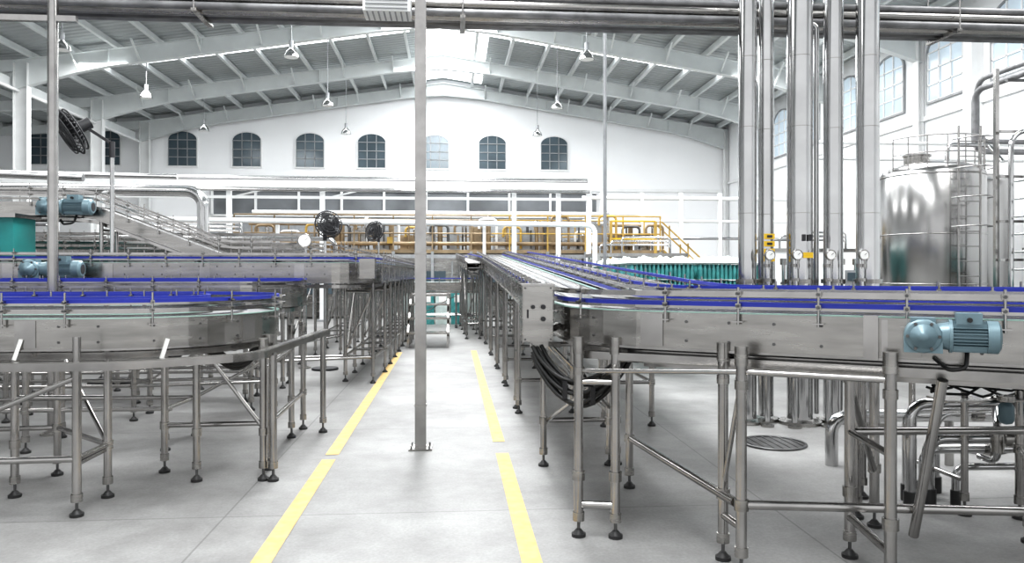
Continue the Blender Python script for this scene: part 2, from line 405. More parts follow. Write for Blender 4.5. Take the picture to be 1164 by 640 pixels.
# ------------------------------------------------------------------ posts & overhead pipes
b=MB(); x,y,s=-.25,6.06,.088; h=4.35
b.box((x,y,h/2),(s,s,h),'steel'); b.box((x,y,.008),(s*2.1,s*2.1,.016),'steel_plate')
for dx in(-1,1):
    for dy in(-1,1): b.cyl((x+dx*s*.8,y+dy*s*.8,.01),(x+dx*s*.8,y+dy*s*.8,.035),.007,'steel_dark',6)
b.box((x,y,.35),(s+.01,s+.01,.015),'steel_plate'); b.box((x,y,1.55),(s+.01,s+.01,.015),'steel_plate')
b.box((x,6.85,4.3),(.08,1.6,.08),'steel'); b.build('steel_support_post')
b=MB(); x,y=-3.45,6.85; b.cyl((x,y,0),(x,y,4.3),.043,'steel',16); b.cyl((x,y,0),(x,y,.015),.1,'steel_plate',16); b.box((x,7.2,4.3),(.07,.9,.07),'steel'); b.box((x-.2,y,3.60),(.8,.05,.05),'steel'); b.build('steel_support_post')
b=MB()
for (i,(dy,dz,r)) in enumerate(((0,0,.035),(.09,-.01,.04),(.19,0,.035),(.28,.005,.042),(.38,0,.036),(.02,.085,.04),(.12,.09,.038),(.22,.10,.04),(.05,.17,.035),(.15,.18,.04),(.30,.17,.04))):
    b.cyl((-12.9,7.17+dy,3.86+dz),(12.4,7.17+dy,3.86+dz),r,('pipe_grey','steel_plate','pipe_grey','steel_dark')[i%4],12)
x=-12.15
while x<12.4:
    if not 2.3<x<4.2:
        b.box((x,7.35,3.805),(.05,.5,.025),'steel_plate')
        for dy in (-.07,.43): b.cyl((x,7.17+dy,3.8),(x,7.17+dy,roofz(x)-.3),.008,'steel',6)
    x+=2.45
b.build('overhead_pipe_rack')
b=MB(); c=Vector((-.50,5.95,3.5)); b.box(c,(.36,.24,.2),'white_paint')
for k in range(6): b.box(c+Vector((0,-.125,-.08+k*.032)),(.32,.012,.008),'grey_frame')
for k in range(8): b.box(c+Vector((-.15+k*.043,0,-.103)),(.012,.2,.006),'grey_frame')
b.cyl(c+Vector((0,0,.1)),c+Vector((0,0,6.2)),.008,'steel',6)
b.build('ventilation_grille_box')

for (x,y) in ((-9.85,20),(-9.85,25.3),(-9.85,31),(-4.2,20.2),(-4.2,26),(-4.3,31.2),(3.55,19.8),(3.6,25.8),(3.5,31),(-4.2,15.0),(3.55,14.0),(-9.85,15.0)):
    b=MB(); z=7.12
    b.cyl((x,y,z+.35),(x,y,roofz(x)-.1),.012,'grey_frame',6)
    b.cyl((x,y,z+.16),(x,y,z+.36),.06,'grey_frame',12)
    b.lathe((x,y,z),[(.20,-.08),(.195,-.04),(.17,.04),(.10,.12),(.06,.17)],'steel_pipe',20)
    b.lathe((x,y,z),[(0,-.05),(.1,-.07),(.19,-.08)],'gauge_face',16)
    b.build('pendant_high_bay_lamp')

# ------------------------------------------------------------------ right conveyors
def rise(x,y,z0=1.2): return (x,y,z0+max(0,y-5.2)*.045)
def rpath(cx, corner_y, end, r, far=20):
    return fillet([rise(cx,far),rise(cx,12),rise(cx,max(corner_y+.9,5.4)),(cx,corner_y,1.2),(end[0],end[1],1.2)],r,8)
dirv=Vector((.838,-.545))
c0=Vector((.95,4.21))
p1=rpath(.95,4.21,(c0.x+dirv.x*3.2,c0.y+dirv.y*3.2),.55,18.8)
mb=conveyor('c',p1,w=.6,ph=.18,rails=(.040,),srails=(.10,),rail_h=.13,lanes=(-.1,.1),bolts=True,legs=False,post=.36,bt=.018)
prev=None
for i,y in enumerate((5.45,7.5,9.3,11.0,12.8,14.8,16.8,18.6)):
    zt=1.2+max(0,y-5.2)*.045-.18
    for x in (.66,1.2): leg(mb,x,y,zt); clampj(mb,(x,y,.33))
    if i: leg(mb,.66,y+.28,zt); mb.cyl((.66,y,.6),(.66,y+.28,.6),.015,'steel',8)
    mb.cyl((.66,y,.33),(1.2,y,.33),.019,'steel',8); mb.cyl((.66,y,zt-.15),(1.2,y,zt-.15),.017,'steel',8)
    mb.cyl((.66,y,zt-.1),(1.2,y,.38),.012,'steel',6)
    if prev: mb.cyl((1.2,prev,.33),(1.2,y,.33),.018,'steel',8)
    prev=y
zt=1.03
for (x,y) in ((.67,3.98),(.86,3.94),(1.15,4.85),(1.14,5.43),(1.318,3.60),(1.335,3.41),(1.87,3.10),(1.95,3.58),(2.32,4.0),(2.75,2.75),(2.95,3.05)):
    leg(mb,x,y,zt,.025); clampj(mb,(x,y,.325),.034)
    mb.cyl((x,y,.97),(x,y,1.06),.031,'steel_plate',12); mb.cyl((x,y,.86),(x,y,.90),.031,'steel_plate',12)
T=lambda a,b_,r=.02: mb.cyl(a,b_,r,'steel',10)
T((1.15,4.85,.325),(1.32,3.45,.325),.022); T((1.335,3.41,.325),(3.6,3.05,.325),.021); T((.67,3.98,.17),(.86,3.94,.17),.02)
T((1.318,3.6,.22),(1.335,3.41,.22)); T((1.87,3.1,.2),(1.95,3.58,.2)); T((1.87,3.1,.62),(1.95,3.58,.62),.016); T((.67,3.98,.82),(.86,3.94,.82),.016)
T((.69,5.45,.33),(.86,3.94,.9),.014); T((.67,4.0,.9),(1.14,5.43,.42),.014); T((1.95,3.58,.85),(2.32,4.0,.3),.018); T((1.335,3.41,.9),(1.318,3.6,.35),.012)
T((.67,3.98,.88),(1.335,3.41,.94),.012); T((1.33,3.42,.94),(1.87,3.1,.94),.014); T((2.05,3.02,.95),(2.1,3.3,.2),.022); T((1.95,3.58,.62),(3.6,3.5,.62),.02)
dp=[Vector((.78,4.14,.98)),Vector((3.3,2.50,.98))]
mb.band(dp,-.20,.12,-.03,-.015,'steel_dark'); mb.band(dp,.12,.14,-.04,.0,'steel'); mb.band(dp,-.22,-.20,-.04,.0,'steel')
mb.box((1.72,3.62,.93),(1.9,.05,.04),'steel_plate',-.577); mb.box((1.9,3.75,.88),(1.9,.04,.03),'steel',-.577)
mb.build('bottle_conveyor')
b=MB(); ang=math.atan2(-.545,.838)
b.box((1.86,3.235,1.11),(.06,.02,.20),'steel',ang)
b.box((1.97,3.16,1.115),(.13,.02,.17),'steel_plate',ang)
gearmotor(b,(1.985,3.055,1.135),(.86,-.5,0),1.02,.78)
b.build('conveyor_gear_motor')
p2=rpath(1.62,4.85,(1.62+dirv.x*3.4,4.85+dirv.y*3.4),.6,18.8)
mb=conveyor('c',p2,w=.5,ph=.2,rails=(.10,),srails=(.04,),rail_h=.15,lanes=(-.1,.1),legs=False,bt=.018)
prev=None
for i,(x,y) in enumerate(((1.6,18),(1.6,15),(1.6,12),(1.6,9.2),(1.6,6.8),(2.42,4.33),(3.1,3.88),(4.1,3.25))):
    zt=1.2+max(0,y-5.2)*.045-.19
    d=Vector((.22,0)) if i<5 else Vector((.545,.838))*.22
    for s in(-1,1): leg(mb,x+d.x*s,y+d.y*s,zt); clampj(mb,(x+d.x*s,y+d.y*s,.4))
    for z in (.4,zt-.15): mb.cyl((x-d.x,y-d.y,z),(x+d.x,y+d.y,z),.018,'steel',8)
    if prev and i<5: mb.cyl((prev[0]+.22,prev[1],.4),(x+.22,y,.4),.018,'steel',8)
    prev=(x,y)
pr=[Vector((1.7,4.75,.93)),Vector((4.2,3.12,.93))]
mb.band(pr,-.2,-.16,-.02,.02,'steel'); mb.band(pr,.16,.2,-.06,-.02,'steel'); mb.band(pr,-.15,.15,-.12,-.10,'steel_dark')
for (p,t,nn) in stations(pr,.3,.2): mb.box(p+Vector((0,0,-.02)),(.04,.5,.05),'steel_dark',ang); mb.cyl(p+nn*.15+Vector((0,0,-.14)),p+nn*.15+Vector((0,0,.1)),.012,'steel',6)
mb.tube([(1.8+.24*i,4.62-.156*i,.84-.025*math.sin(i*1.4)) for i in range(11)],.016,'rubber',6)
mb.build('bottle_conveyor')
conveyor('c',[(.45,15.6,1.62),(.30,22.3,1.85)],w=.32,ph=.15,rails=(.1,),legstep=1.3).build('bottle_conveyor')
p4=fillet([(2.6,18.8,1.30),(2.6,9.6,1.10),(7.5,9.2,1.10)],1.0)
conveyor('c',p4,w=.5,ph=.18,rails=(.07,),legstep=1.6,lanes=(0,)).build('bottle_conveyor')

b=MB(); c=Vector((.50,4.52,1.16)); 
b.box(c,(.18,.22,.33),'steel_plate'); b.box(c+Vector((0,-.115,0)),(.168,.012,.318),'steel_plate'); b.box(c+Vector((.0,-.005,.17)),(.20,.25,.010),'steel')
for k in (0,1): b.cyl(c+Vector((.03,-.12,.04-.07*k)),c+Vector((.03,-.145,.04-.07*k)),.014,'dark',12)
b.cyl(c+Vector((-.03,-.12,.04)),c+Vector((-.03,-.14,.04)),.012,'dark',12)
b.box(c+Vector((-.06,-.124,.0)),(.01,.01,.05),'dark'); b.box(c+Vector((.02,.0,-.185)),(.10,.12,.05),'steel_plate')
for dx in (-.075,.075):
    for dz in (-.15,.15): b.cyl(c+Vector((dx,-.12,dz)),c+Vector((dx,-.126,dz)),.006,'steel_dark',6)
b.beam(c+Vector((.08,.02,-.1)),(.66,4.6,1.08),.04,.04,'steel'); b.beam(c+Vector((.0,.02,-.18)),(.66,4.65,.95),.03,.03,'steel')
b.build('electrical_control_box')
b=MB()
for k in range(8):
    dx=(k%3)*.028; dz=-(k//3)*.026-(k%2)*.008
    pts=[]
    for i in range(19):
        t=i/18; x=.47+(.95-.47)*t; y=4.42-.30*t; z=.97-.165*math.sin(PI*t)**.75 -.05*math.sin(PI*t)*(1-t)
        pts.append((x+dx,y+dx*.6,z+dz-.012*k*math.sin(PI*t)))
    b.tube(pts,.0125,'rubber',7)
for t in (.3,.6):
    x=.50+.48*t; b.box((x,4.42-.3*t,.94-.19*math.sin(PI*t)**.75-.05),(.025,.09,.10),'dark')
b.build('hanging_cable_bundle')

for (x,y,r,h) in ((2.74,6.85,.082,8.9),(2.96,6.95,.072,8.9),(3.22,6.8,.115,8.9),(3.57,6.85,.088,8.8),(3.85,6.75,.102,8.8)):
    b=MB(); b.cyl((x,y,.05),(x,y,h),r,'steel_pipe',28)
    b.cyl((x,y,0),(x,y,.03),r*1.7,'steel_plate',20)
    for z in (1.95,2.75,3.4,5.5): b.cyl((x,y,z-.004),(x,y,z+.004),r*1.02,'steel',24)
    b.cyl((x,y,1.30),(x,y,1.34),r*1.25,'steel_plate',20)
    b.build('vertical_process_pipe')
b=MB()
for (x,y) in ((2.86,6.68),(3.08,6.60),(3.4,6.62),(3.70,6.60)):
    b.cyl((x,y,.05),(x,y,1.55),.026,'steel_pipe',12)
    b.cyl((x,y,1.55),(x,y,1.62),.026,'steel_pipe',12,.012)
    for z in (1.32,1.45): b.cyl((x,y,z),(x,y,z+.03),.042,'steel_plate',14)
    gauge(b,(x,y-.06,1.56),(0,-1,0),.045)
    b.cyl((x,y,0),(x,y,.02),.06,'steel_plate',12)
for (x,y,z) in ((2.955,6.86,1.74),(2.955,6.86,1.67),(2.955,6.86,1.60),(2.955,6.86,1.53)):
    b.box((x,y,z),(.10,.012,.05),'safety'); b.box((x,y-.008,z),(.05,.006,.022),'dark')
b.box((3.24,6.67,1.56),(.09,.01,.05),'safety'); b.box((3.2,6.67,1.72),(.03,.01,.06),'dark'); b.box((3.26,6.67,1.72),(.03,.01,.06),'dark')
b.build('gauge_manifold')
b=MB()
b.tube(fillet([(3.36,7.0,.05),(3.36,7.0,3.78),(3.48,7.0,3.78),(3.48,7.0,.05)],.06,8),.026,'steel_pipe',12)
b.build('looped_process_pipe')

b=MB()
for i,(z,y,r) in enumerate(((.62,4.3,.032),(.56,4.45,.028),(.40,4.35,.035),(.30,4.5,.03),(.24,4.3,.022),(.50,4.6,.03))):
    x0=2.72+i*.07
    b.tube(fillet([(x0,y,.1),(x0,y,z),(5.4,y-.1,z)],.09,5),r,'steel_pipe',12); b.cyl((x0,y,0),(x0,y,.1),r*1.3,'foot',10)
    for k in range(5):
        xx=3.3+k*.42+R.random()*.1; b.cyl((xx,y-.025,z),(xx+.05,y-.03,z),r*1.6,'steel_plate',14)
for k in range(4):
    xx=3.15+k*.32; b.tube(fillet([(xx,4.3,.3),(xx,4.15,.3),(xx,4.15,.52),(xx+.1,4.3,.62)],.06,4),.02,'steel_pipe',8)
    b.cyl((xx,4.15,.36),(xx,4.15,.46),.035,'steel_plate',12); b.cyl((xx,4.15,.46),(xx,4.15,.48),.05,'steel',12); b.box((xx,4.10,.5),(.02,.12,.012),'dark')
for xx in (2.95,3.7,4.5):
    for yy in (4.15,4.65): leg(b,xx,yy,.72,.02)
    b.cyl((xx,4.15,.2),(xx,4.65,.2),.015,'steel',8)
b.tube(fillet([(2.5,3.9,.88),(2.75,4.0,.80),(3.1,4.05,.90),(3.4,4.0,.76),(4.3,4.0,.72)],.1,5),.009,'cable_blue',6)
for k in range(8):
    pts=[(2.7+.09*i,4.08+.05*math.sin(i*1.3+k),.74+.02*k*.5+.05*math.sin(i*.9+k*1.7)) for i in range(15)]; b.tube(pts,.008,'rubber',5)
for xx in (3.05,3.35): b.lathe((xx,3.95,.56),[(0,0),(.03,.01),(.04,.03),(.04,.10),(.03,.12),(0,.13)],'motor_paint',14); b.cyl((xx,3.95,.69),(xx,3.95,.72),.045,'steel_plate',14); b.cyl((xx,3.95,.71),(xx,4.3,.62),.018,'steel',8)
b.box((3.45,4.1,.68),(1.4,.2,.01),'steel_plate'); b.cyl((2.72,4.02,.69),(2.72,4.02,.84),.015,'safety',12)
b.build('process_pipe_skid')
b=MB()
b.tube(fillet([(2.75,5.3,.0),(2.75,5.3,.36),(5.2,5.1,.36)],.12,6),.045,'steel_pipe',14)
b.cyl((3.6,5.23,0),(3.6,5.23,.33),.03,'steel',10); b.cyl((4.8,5.13,0),(4.8,5.13,.33),.03,'steel',10)
b.build('drain_pipe')

# tank
b=MB(); tx,ty,tr=8.95,13.5,.88; z0=.7
b.lathe((tx,ty,0),[(0,z0-.25),(tr*.5,z0-.18),(tr*.9,z0-.05),(tr,z0+.05),(tr,3.22),(tr*.93,3.32),(tr*.6,3.42),(0,3.47)],'steel_tank',40)
for z in (1.2,2.1,3.18): b.ring((tx,ty,z),tr+.005,.012,'steel',n=40)
for k in range(4):
    a=PI/4+k*PI/2; b.cyl((tx+.75*math.cos(a),ty+.75*math.sin(a),0),(tx+.75*math.cos(a),ty+.75*math.sin(a),z0+.05),.05,'steel')
b.cyl((tx-.3,ty,3.38),(tx-.3,ty,3.56),.22,'steel_plate',20); b.cyl((tx-.3,ty,3.56),(tx-.3,ty,3.59),.25,'steel',20)
b.tube(fillet([(tx+.1,ty-.3,3.3),(tx+.1,ty-.3,3.75),(tx+.9,ty-.3,3.75),(tx+.95,ty-.6,3.4)],.1,5),.04,'steel_pipe',10)
for k in range(9):
    a=-PI*.95+k*PI*.95/8; px,py=tx+(tr-.03)*math.cos(a),ty+(tr-.03)*math.sin(a); b.cyl((px,py,3.2),(px,py,3.85),.012,'steel',6)
for z in (3.55,3.85): b.tube([(tx+(tr-.03)*math.cos(-PI*.95+k*PI*.95/16),ty+(tr-.03)*math.sin(-PI*.95+k*PI*.95/16),z) for k in range(17)],.012,'steel',6)
lx,ly=tx+.0,ty-tr-.16
for dx in(-.2,.2): b.cyl((lx+dx,ly,.05),(lx+dx,ly,3.95),.02,'steel',8)
for k in range(14): b.cyl((lx-.2,ly,.3+k*.26),(lx+.2,ly,.3+k*.26),.011,'steel',6)
for z in (2.2,2.7,3.2,3.7):
    b.tube([(lx+.33*math.cos(PI+PI*k/10),ly+.45*math.sin(PI+PI*k/10),z) for k in range(11)],.012,'steel',6)
b.build('storage_tank')
b=MB(); tx,ty,tr=11.2,15.6,.8
b.lathe((tx,ty,0),[(0,.5),(tr*.9,.55),(tr,.7),(tr,3.3),(tr*.9,3.45),(0,3.6)],'steel_tank',32)
for k in range(4):
    a=PI/4+k*PI/2; b.cyl((tx+.6*math.cos(a),ty+.6*math.sin(a),0),(tx+.6*math.cos(a),ty+.6*math.sin(a),.75),.05,'steel')
b.build('storage_tank')
b=MB()
for k,(x,y,h,r) in enumerate(((8.9,11.0,4.3,.07),(9.15,11.0,4.5,.06),(9.4,11.1,3.9,.06),(8.65,11.1,3.6,.04),(9.65,11.0,4.8,.06))):
    b.tube(fillet([(x,y,0),(x,y,h),(12.4,y+.0,h)],.25,7),r,'steel_pipe',12)
for z in (1.6,2.2,2.9,3.6): b.box((9.1,11.15,z),(1.2,.04,.04),'steel')
for x in (8.52,9.8): b.box((x,11.25,2.3),(.06,.06,4.6),'steel')
for k in range(5): b.cyl((8.75+k*.2,10.9,1.7+k*.3),(8.75+k*.2,10.9,1.78+k*.3),.06,'steel_plate',10)
for k,(z,x) in enumerate(((2.2,9.0),(2.9,9.3),(3.4,9.0))): b.tube(fillet([(x,10.9,z),(x,10.6,z),(x+.5,10.6,z),(x+.5,10.9,z-.5)],.08,4),.035,'steel_pipe',8)
for k in range(6): b.tube(fillet([(8.6,10.95,1.45+k*.27),(8.6,10.7,1.45+k*.27),(8.95,10.7,1.45+k*.27),(8.95,10.95,1.6+k*.27)],.06,3),.02,'steel_pipe',7)
b.build('pipe_riser_rack')
b=MB()
for (z,r,x) in ((5.0,.06,10.3),(5.2,.05,10.35)):
    b.tube(fillet([(x,3,z),(x,14.2,z),(x,14.2,z-1.2),(12.4,14.2,z-1.2)],.25,6),r,'pipe_grey',12)
for y in (5,9,13): b.box((11.3,y,4.9),(2.5,.05,.05),'steel_dark')
b.build('overhead_pipe_run')
b=MB(); 
for (z,y) in ((3.75,15.0),(4.1,15.1)): b.tube(fillet([(7.0,y,0),(7.0,y,z),(12.5,y,z)],.2,6),.04,'white_paint',10)
b.build('utility_pipe')
b=MB(); b.box((12.44,17.2,3.6),(.3,.3,7.2),'white_paint'); b.box((12.38,17.2,.05),(.4,.45,.1),'grey_frame'); b.box((12.4,17.2,7.1),(.38,.42,.12),'white_paint'); b.build('white_pilaster')

def pallet(x,y,w,d,layers,film):
    b=MB()
    for k in range(3): b.box((x,y-d/2+.05+k*(d/2-.05),.05),(w,.1,.09),'tan')
    b.box((x,y,.11),(w,d,.03),'tan'); z=.125
    for l in range(layers):
        nx=max(6,int(w/.075))
        for i in range(nx):
            for j in (0,1):
                yy=y-d/2+.05+j*.08; xx=x-w/2+.04+i*(w-.08)/(nx-1)
                b.cyl((xx,yy,z),(xx,yy,z+.17),.034,'bottle_teal',7); b.cyl((xx,yy,z+.17),(xx,yy,z+.26),.032,'bottle_teal',7,.014)
        b.box((x,y+.08,z+.13),(w-.06,d-.3,.25),'bottle_teal')
        z+=.28; b.box((x,y,z+.003),(w,d,.010),'film'); z+=.010
    if film:
        nx=12; ny=8; vs=[];fs=[]
        for i in range(nx+1):
            for j in range(ny+1):
                e=min(i,nx-i,j,ny-j); vs.append((x-w/2-.01+(w+.02)*i/nx,y-d/2-.01+(d+.02)*j/ny,z+(.0 if e==0 else .08+.07*math.sin(i*1.9+j*.8+x)*math.cos(j*1.3+y))))
        for i in range(nx):
            for j in range(ny): k=i*(ny+1)+j; fs.append((k,k+ny+1,k+ny+2,k+1))
        b.add(vs,fs,'film',True)
    return b.build('pallet_of_bottles')
for (x,y,l) in ((3.70,13.6,5),(4.93,13.6,5),(3.72,15.2,5),(4.95,15.2,5),(3.8,16.8,5),(9.4,8.9,4),(10.7,8.9,4)):
    pallet(x,y,1.15,1.1,l,True)
# ------------------------------------------------------------------ left conveyors
l1=fillet([(-7.5,5.0,1.12),(-1.55,5.0,1.12),(-1.55,6.4,1.12),(-7.5,6.4,1.12)],.69,12)
mb=conveyor('c',l1,w=.5,ph=.18,rails=(.10,),srails=(.05,),rail_h=.16,bolts=True,lanes=(0,),legs=False,post=.36,bt=.02)
for (x,y) in ((-2.14,4.9),(-2.01,5.48),(-1.71,5.23),(-1.27,5.22),(-1.30,5.5),(-1.33,6.9),(-1.36,6.55),(-2.72,5.46),(-3.1,4.9),(-3.6,5.4),(-4.4,4.9),(-2.2,6.7),(-2.25,6.15),(-3.3,6.7),(-3.3,6.15),(-4.5,6.7),(-4.5,6.15),(-5.5,4.9),(-5.5,6.4),(-2.72,4.95)):
    leg(mb,x,y,.95,.024); clampj(mb,(x,y,.33),.032); mb.cyl((x,y,.88),(x,y,.96),.031,'steel_plate',12)
T=lambda a,b_,r=.018: mb.cyl(a,b_,r,'steel',8)
T((-2.72,5.46,.33),(-2.14,4.9,.33)); T((-2.15,4.56,.33),(-2.14,4.9,.33)); T((-2.01,5.48,.33),(-1.3,5.5,.33)); T((-3.1,4.9,.33),(-7,4.9,.33)); T((-3.6,5.4,.33),(-2.72,5.46,.33))
T((-1.71,5.23,.95),(-1.27,5.22,.35),.014); T((-2.14,4.9,.33),(-2.72,5.46,.9),.014); T((-1.33,6.9,.33),(-1.3,5.5,.33)); T((-2.72,4.95,.85),(-3.6,5.4,.3),.014)
T((-2.2,6.7,.33),(-7,6.7,.33)); T((-2.2,6.15,.33),(-7,6.15,.33)); T((-2.2,6.7,.33),(-2.25,6.15,.33)); T((-3.3,6.7,.8),(-4.5,6.7,.33),.014); T((-1.33,6.9,.8),(-2.2,6.7,.33),.014)
T((-2.14,4.9,.62),(-2.72,4.95,.62),.016); T((-2.01,5.48,.8),(-3.6,5.4,.8),.016); T((-1.27,5.22,.75),(-1.36,6.55,.75),.016)
gp=fillet([(-7.5,4.48,.86),(-1.95,4.50,.86),(-1.22,4.85,.87),(-1.10,6.9,.87)],.35,6)
mb.band(gp,-.010,.010,-.022,.022,'steel'); mb.band(gp,-.05,-.0,.020,.027,'steel_plate')
for (x,y) in ((-2.15,4.53),(-1.20,5.2),(-1.13,6.75),(-3.4,4.53),(-4.8,4.53)): leg(mb,x,y,.86,.025)
mb.cyl((-2.15,4.53,.85),(-2.15,4.53,1.03),.022,'steel',12)
for (x,y) in ((-2.15,4.53),(-3.4,4.53)): T((x,y,.84),(x,4.9,.84),.014); T((x,y,.3),(x,4.9,.3),.014)
T((-1.2,5.2,.84),(-1.27,5.22,.84)); T((-7.3,4.53,.28),(-2.15,4.53,.33),.02); T((-3.4,4.53,.28),(-2.15,4.53,.8),.016)
for x in (-2.6,-1.75): mb.beam((x,4.72,.88),(x+.03,4.74,1.0),.02,.02,'gauge_face')
mb.build('bottle_conveyor')
b=MB()
for k in range(5):
    pts=[(-1.75+.30*i/10,5.6+.4*i/10,.92-.16*math.sin(PI*i/10)-.02*k) for i in range(11)]; b.tube(pts,.011,'rubber',6)
    pts=[(-1.9-.6*i/10,5.75,.93-.14*math.sin(PI*i/10)-.018*k) for i in range(11)]; b.tube(pts,.011,'rubber',6)
b.build('hanging_cable_bundle')
l2=fillet([(-8,7.6,1.24),(-1.75,7.6,1.24),(-1.75,8.6,1.24),(-8,8.6,1.24)],.49,10)
mb=conveyor('c',l2,w=.42,ph=.17,rails=(.08,),srails=(.03,),rail_h=.13,legstep=1.15,lanes=(0,),bt=.022); mb.build('bottle_conveyor')
l3=fillet([(-9,9.3,1.52),(-1.15,9.6,1.52),(-1.15,18.6,1.52)],.35,8)
mb=conveyor('c',l3,w=.46,ph=.24,rails=(.05,),srails=(.11,),rail_h=.16,legstep=.95,legstart=.3,bolts=True,bt=.022); gearmotor(mb,(-4.75,8.98,1.44),(1,.03,0),1.55); mb.box((-1.02,9.3,1.45),(.18,.2,.24),'steel_plate'); mb.build('bottle_conveyor')
l4=fillet([(-10,11.6,1.68),(-2.1,11.9,1.68),(-2.1,18.6,1.68)],.6,8)
conveyor('c',l4,w=.46,ph=.2,rails=(.09,.17),rail_h=.24,legstep=1.2,blue=False).build('bottle_conveyor')
conveyor('c',[(-8.5,14,1.9),(-2.7,14.2,1.9)],w=.5,ph=.2,rails=(.1,.2),rail_h=.26,legstep=1.4,blue=False).build('bottle_conveyor')
l5=[(-9.0,10.6,2.34),(-5.0,10.6,2.32),(-4.7,10.6,2.28),(-3.1,10.6,1.66),(-2.9,10.6,1.64),(-2.4,10.6,1.64)]
mb=conveyor('c',l5,w=.5,ph=.16,rails=(.1,.18),rail_h=.24,legstep=1.3,legstart=.5,blue=False,cross=.6); gearmotor(mb,(-5.2,10.2,2.25),(1,0,0),1.6)
mb.box((-5.05,10.3,2.25),(.5,.1,.22),'steel_plate'); mb.build('inclined_conveyor')
b=MB(); b.box((-6.2,9.95,1.83),(1.7,.5,.50),'teal'); b.box((-6.2,9.95,2.10),(1.8,.6,.05),'steel'); b.box((-6.2,9.95,1.2),(1.6,.5,.7),'steel_plate')
for dx in (-.75,0,.75):
    for dy in(-.2,.2): leg(b,-6.2+dx,9.95+dy,1.6,.03)
b.box((-6.2,9.69,1.83),(.6,.02,.3),'grey_frame'); b.box((-5.65,9.69,1.83),(.25,.02,.3),'glass_dark')
b.build('bottle_feeding_machine')

b=MB(); fx,fy=-4.27,9.9
b.cyl((fx,fy,0),(fx,fy,.05),.28,'dark',24); b.cyl((fx,fy,.05),(fx,fy,3.0),.026,'steel_pipe',12); b.cyl((fx,fy,1.2),(fx,fy,1.3),.04,'dark',12)
n=Vector((-.66,-.42,-.48)).normalized(); hub=Vector((-4.72,9.8,3.16))
b.cyl((fx,fy,2.85),(fx,fy,3.05),.035,'dark',10); b.beam((fx,fy,3.02),hub-n*.16,.035,.035,'dark')
fanhead(b,hub,n,.30); b.build('pedestal_fan')
for (x,y,z,rr,nn) in ((-1.83,11.1,2.06,.20,(.45,-.8,.2)),(-1.62,16.9,2.28,.23,(-.5,-.8,.2))):
    b=MB(); b.cyl((x,y,0),(x,y,.03),.19,'dark',18); b.cyl((x,y,.03),(x,y,z-.12),.022,'steel_pipe',10); b.cyl((x,y,z-.2),(x,y,z-.02),.03,'dark',10)
    nv=Vector(nn).normalized(); b.beam((x,y,z-.04),Vector((x,y,z))+nv*.08,.03,.03,'dark'); fanhead(b,Vector((x,y,z))+nv*.14,nv,rr); b.build('pedestal_fan')

# ------------------------------------------------------------------ mid/back pipework and frames
b=MB()
b.tube(fillet([(-13.9,14.6,2.98),(-4.72,14.8,2.95),(-4.72,14.8,1.6)],.3,8),.11,'steel_pipe',16)
b.tube(fillet([(-13.9,14.2,3.45),(-9.6,14.2,3.45),(-8.9,14.2,3.2),(-5,14.25,3.15)],.3,8),.05,'steel_pipe',14)
b.tube(fillet([(-13.0,12,3.15),(-7.3,12,3.15),(-7.0,12,2.9),(-5.6,12,2.85)],.15,6),.06,'steel_pipe',12)
for x in (-12,-9,-6.5): b.box((x,14.95,1.5),(.08,.08,3.0),'white_paint'); b.box((x,14.75,2.83),(.08,.6,.05),'white_paint')
b.cyl((-4.72,14.8,0),(-4.72,14.8,1.6),.06,'steel')
b.build('large_overhead_pipe')
b=MB()
b.tube(fillet([(-8.5,17.6,2.62),(3.35,17.6,2.52),(3.35,17.6,0)],.2,6),.06,'white_paint',12)
b.tube(fillet([(-8.5,17.2,2.2),(-2.6,17.2,2.15),(-2.6,17.2,0)],.2,6),.05,'steel_pipe',12)
for x in (-8,-4,0.75): b.box((x,17.75,1.25),(.07,.07,2.5),'white_paint')
b.build('utility_pipe')
b=MB(); 
for x in (-15,-11.0,-6.3,-3.7,-1.0,1.8,3.1,4.0): b.box((x,22,2.0),(.13,.13,4.0),'white_paint'); b.box((x,22,.03),(.3,.3,.06),'grey_frame')
b.box((-5.5,22,3.93),(19,.16,.2),'white_paint'); b.box((-5.5,22,3.55),(19,.08,.08),'white_paint')
b.cyl((-15,21.8,3.75),(4,21.8,3.75),.05,'steel_pipe'); b.cyl((-15,22.2,4.12),(4,22.2,4.12),.07,'steel_pipe')
for i,x in enumerate((-13,-8.6,-5,-2.3)): b.beam((x-1.2,22,3.55),(x,22,3.85),.05,.05,'white_paint')
b.build('white_pipe_bridge')
b=MB()
for x in (5.2,6.6,8.0,9.4,11.2):
    b.box((x,26,2.1),(.12,.12,4.2),'white_paint')
b.cyl((4.5,26,4.0),(12.4,26,4.0),.07,'white_paint'); b.cyl((4.5,26,3.2),(12.4,26,3.2),.05,'white_paint'); b.cyl((4.5,26,2.6),(12.4,26,2.6),.05,'steel_pipe')
b.build('white_pipe_bridge')
b=MB(); b.cyl((2.12,10.4,0),(2.12,10.4,4.85),.025,'grey_frame',8); b.cyl((2.12,10.4,0),(2.12,10.4,.02),.09,'grey_frame',12); b.lathe((2.12,10.4,4.87),[(0,.05),(.04,.04),(.06,0),(.0,-.03)],'dark',12); b.build('slender_mast')

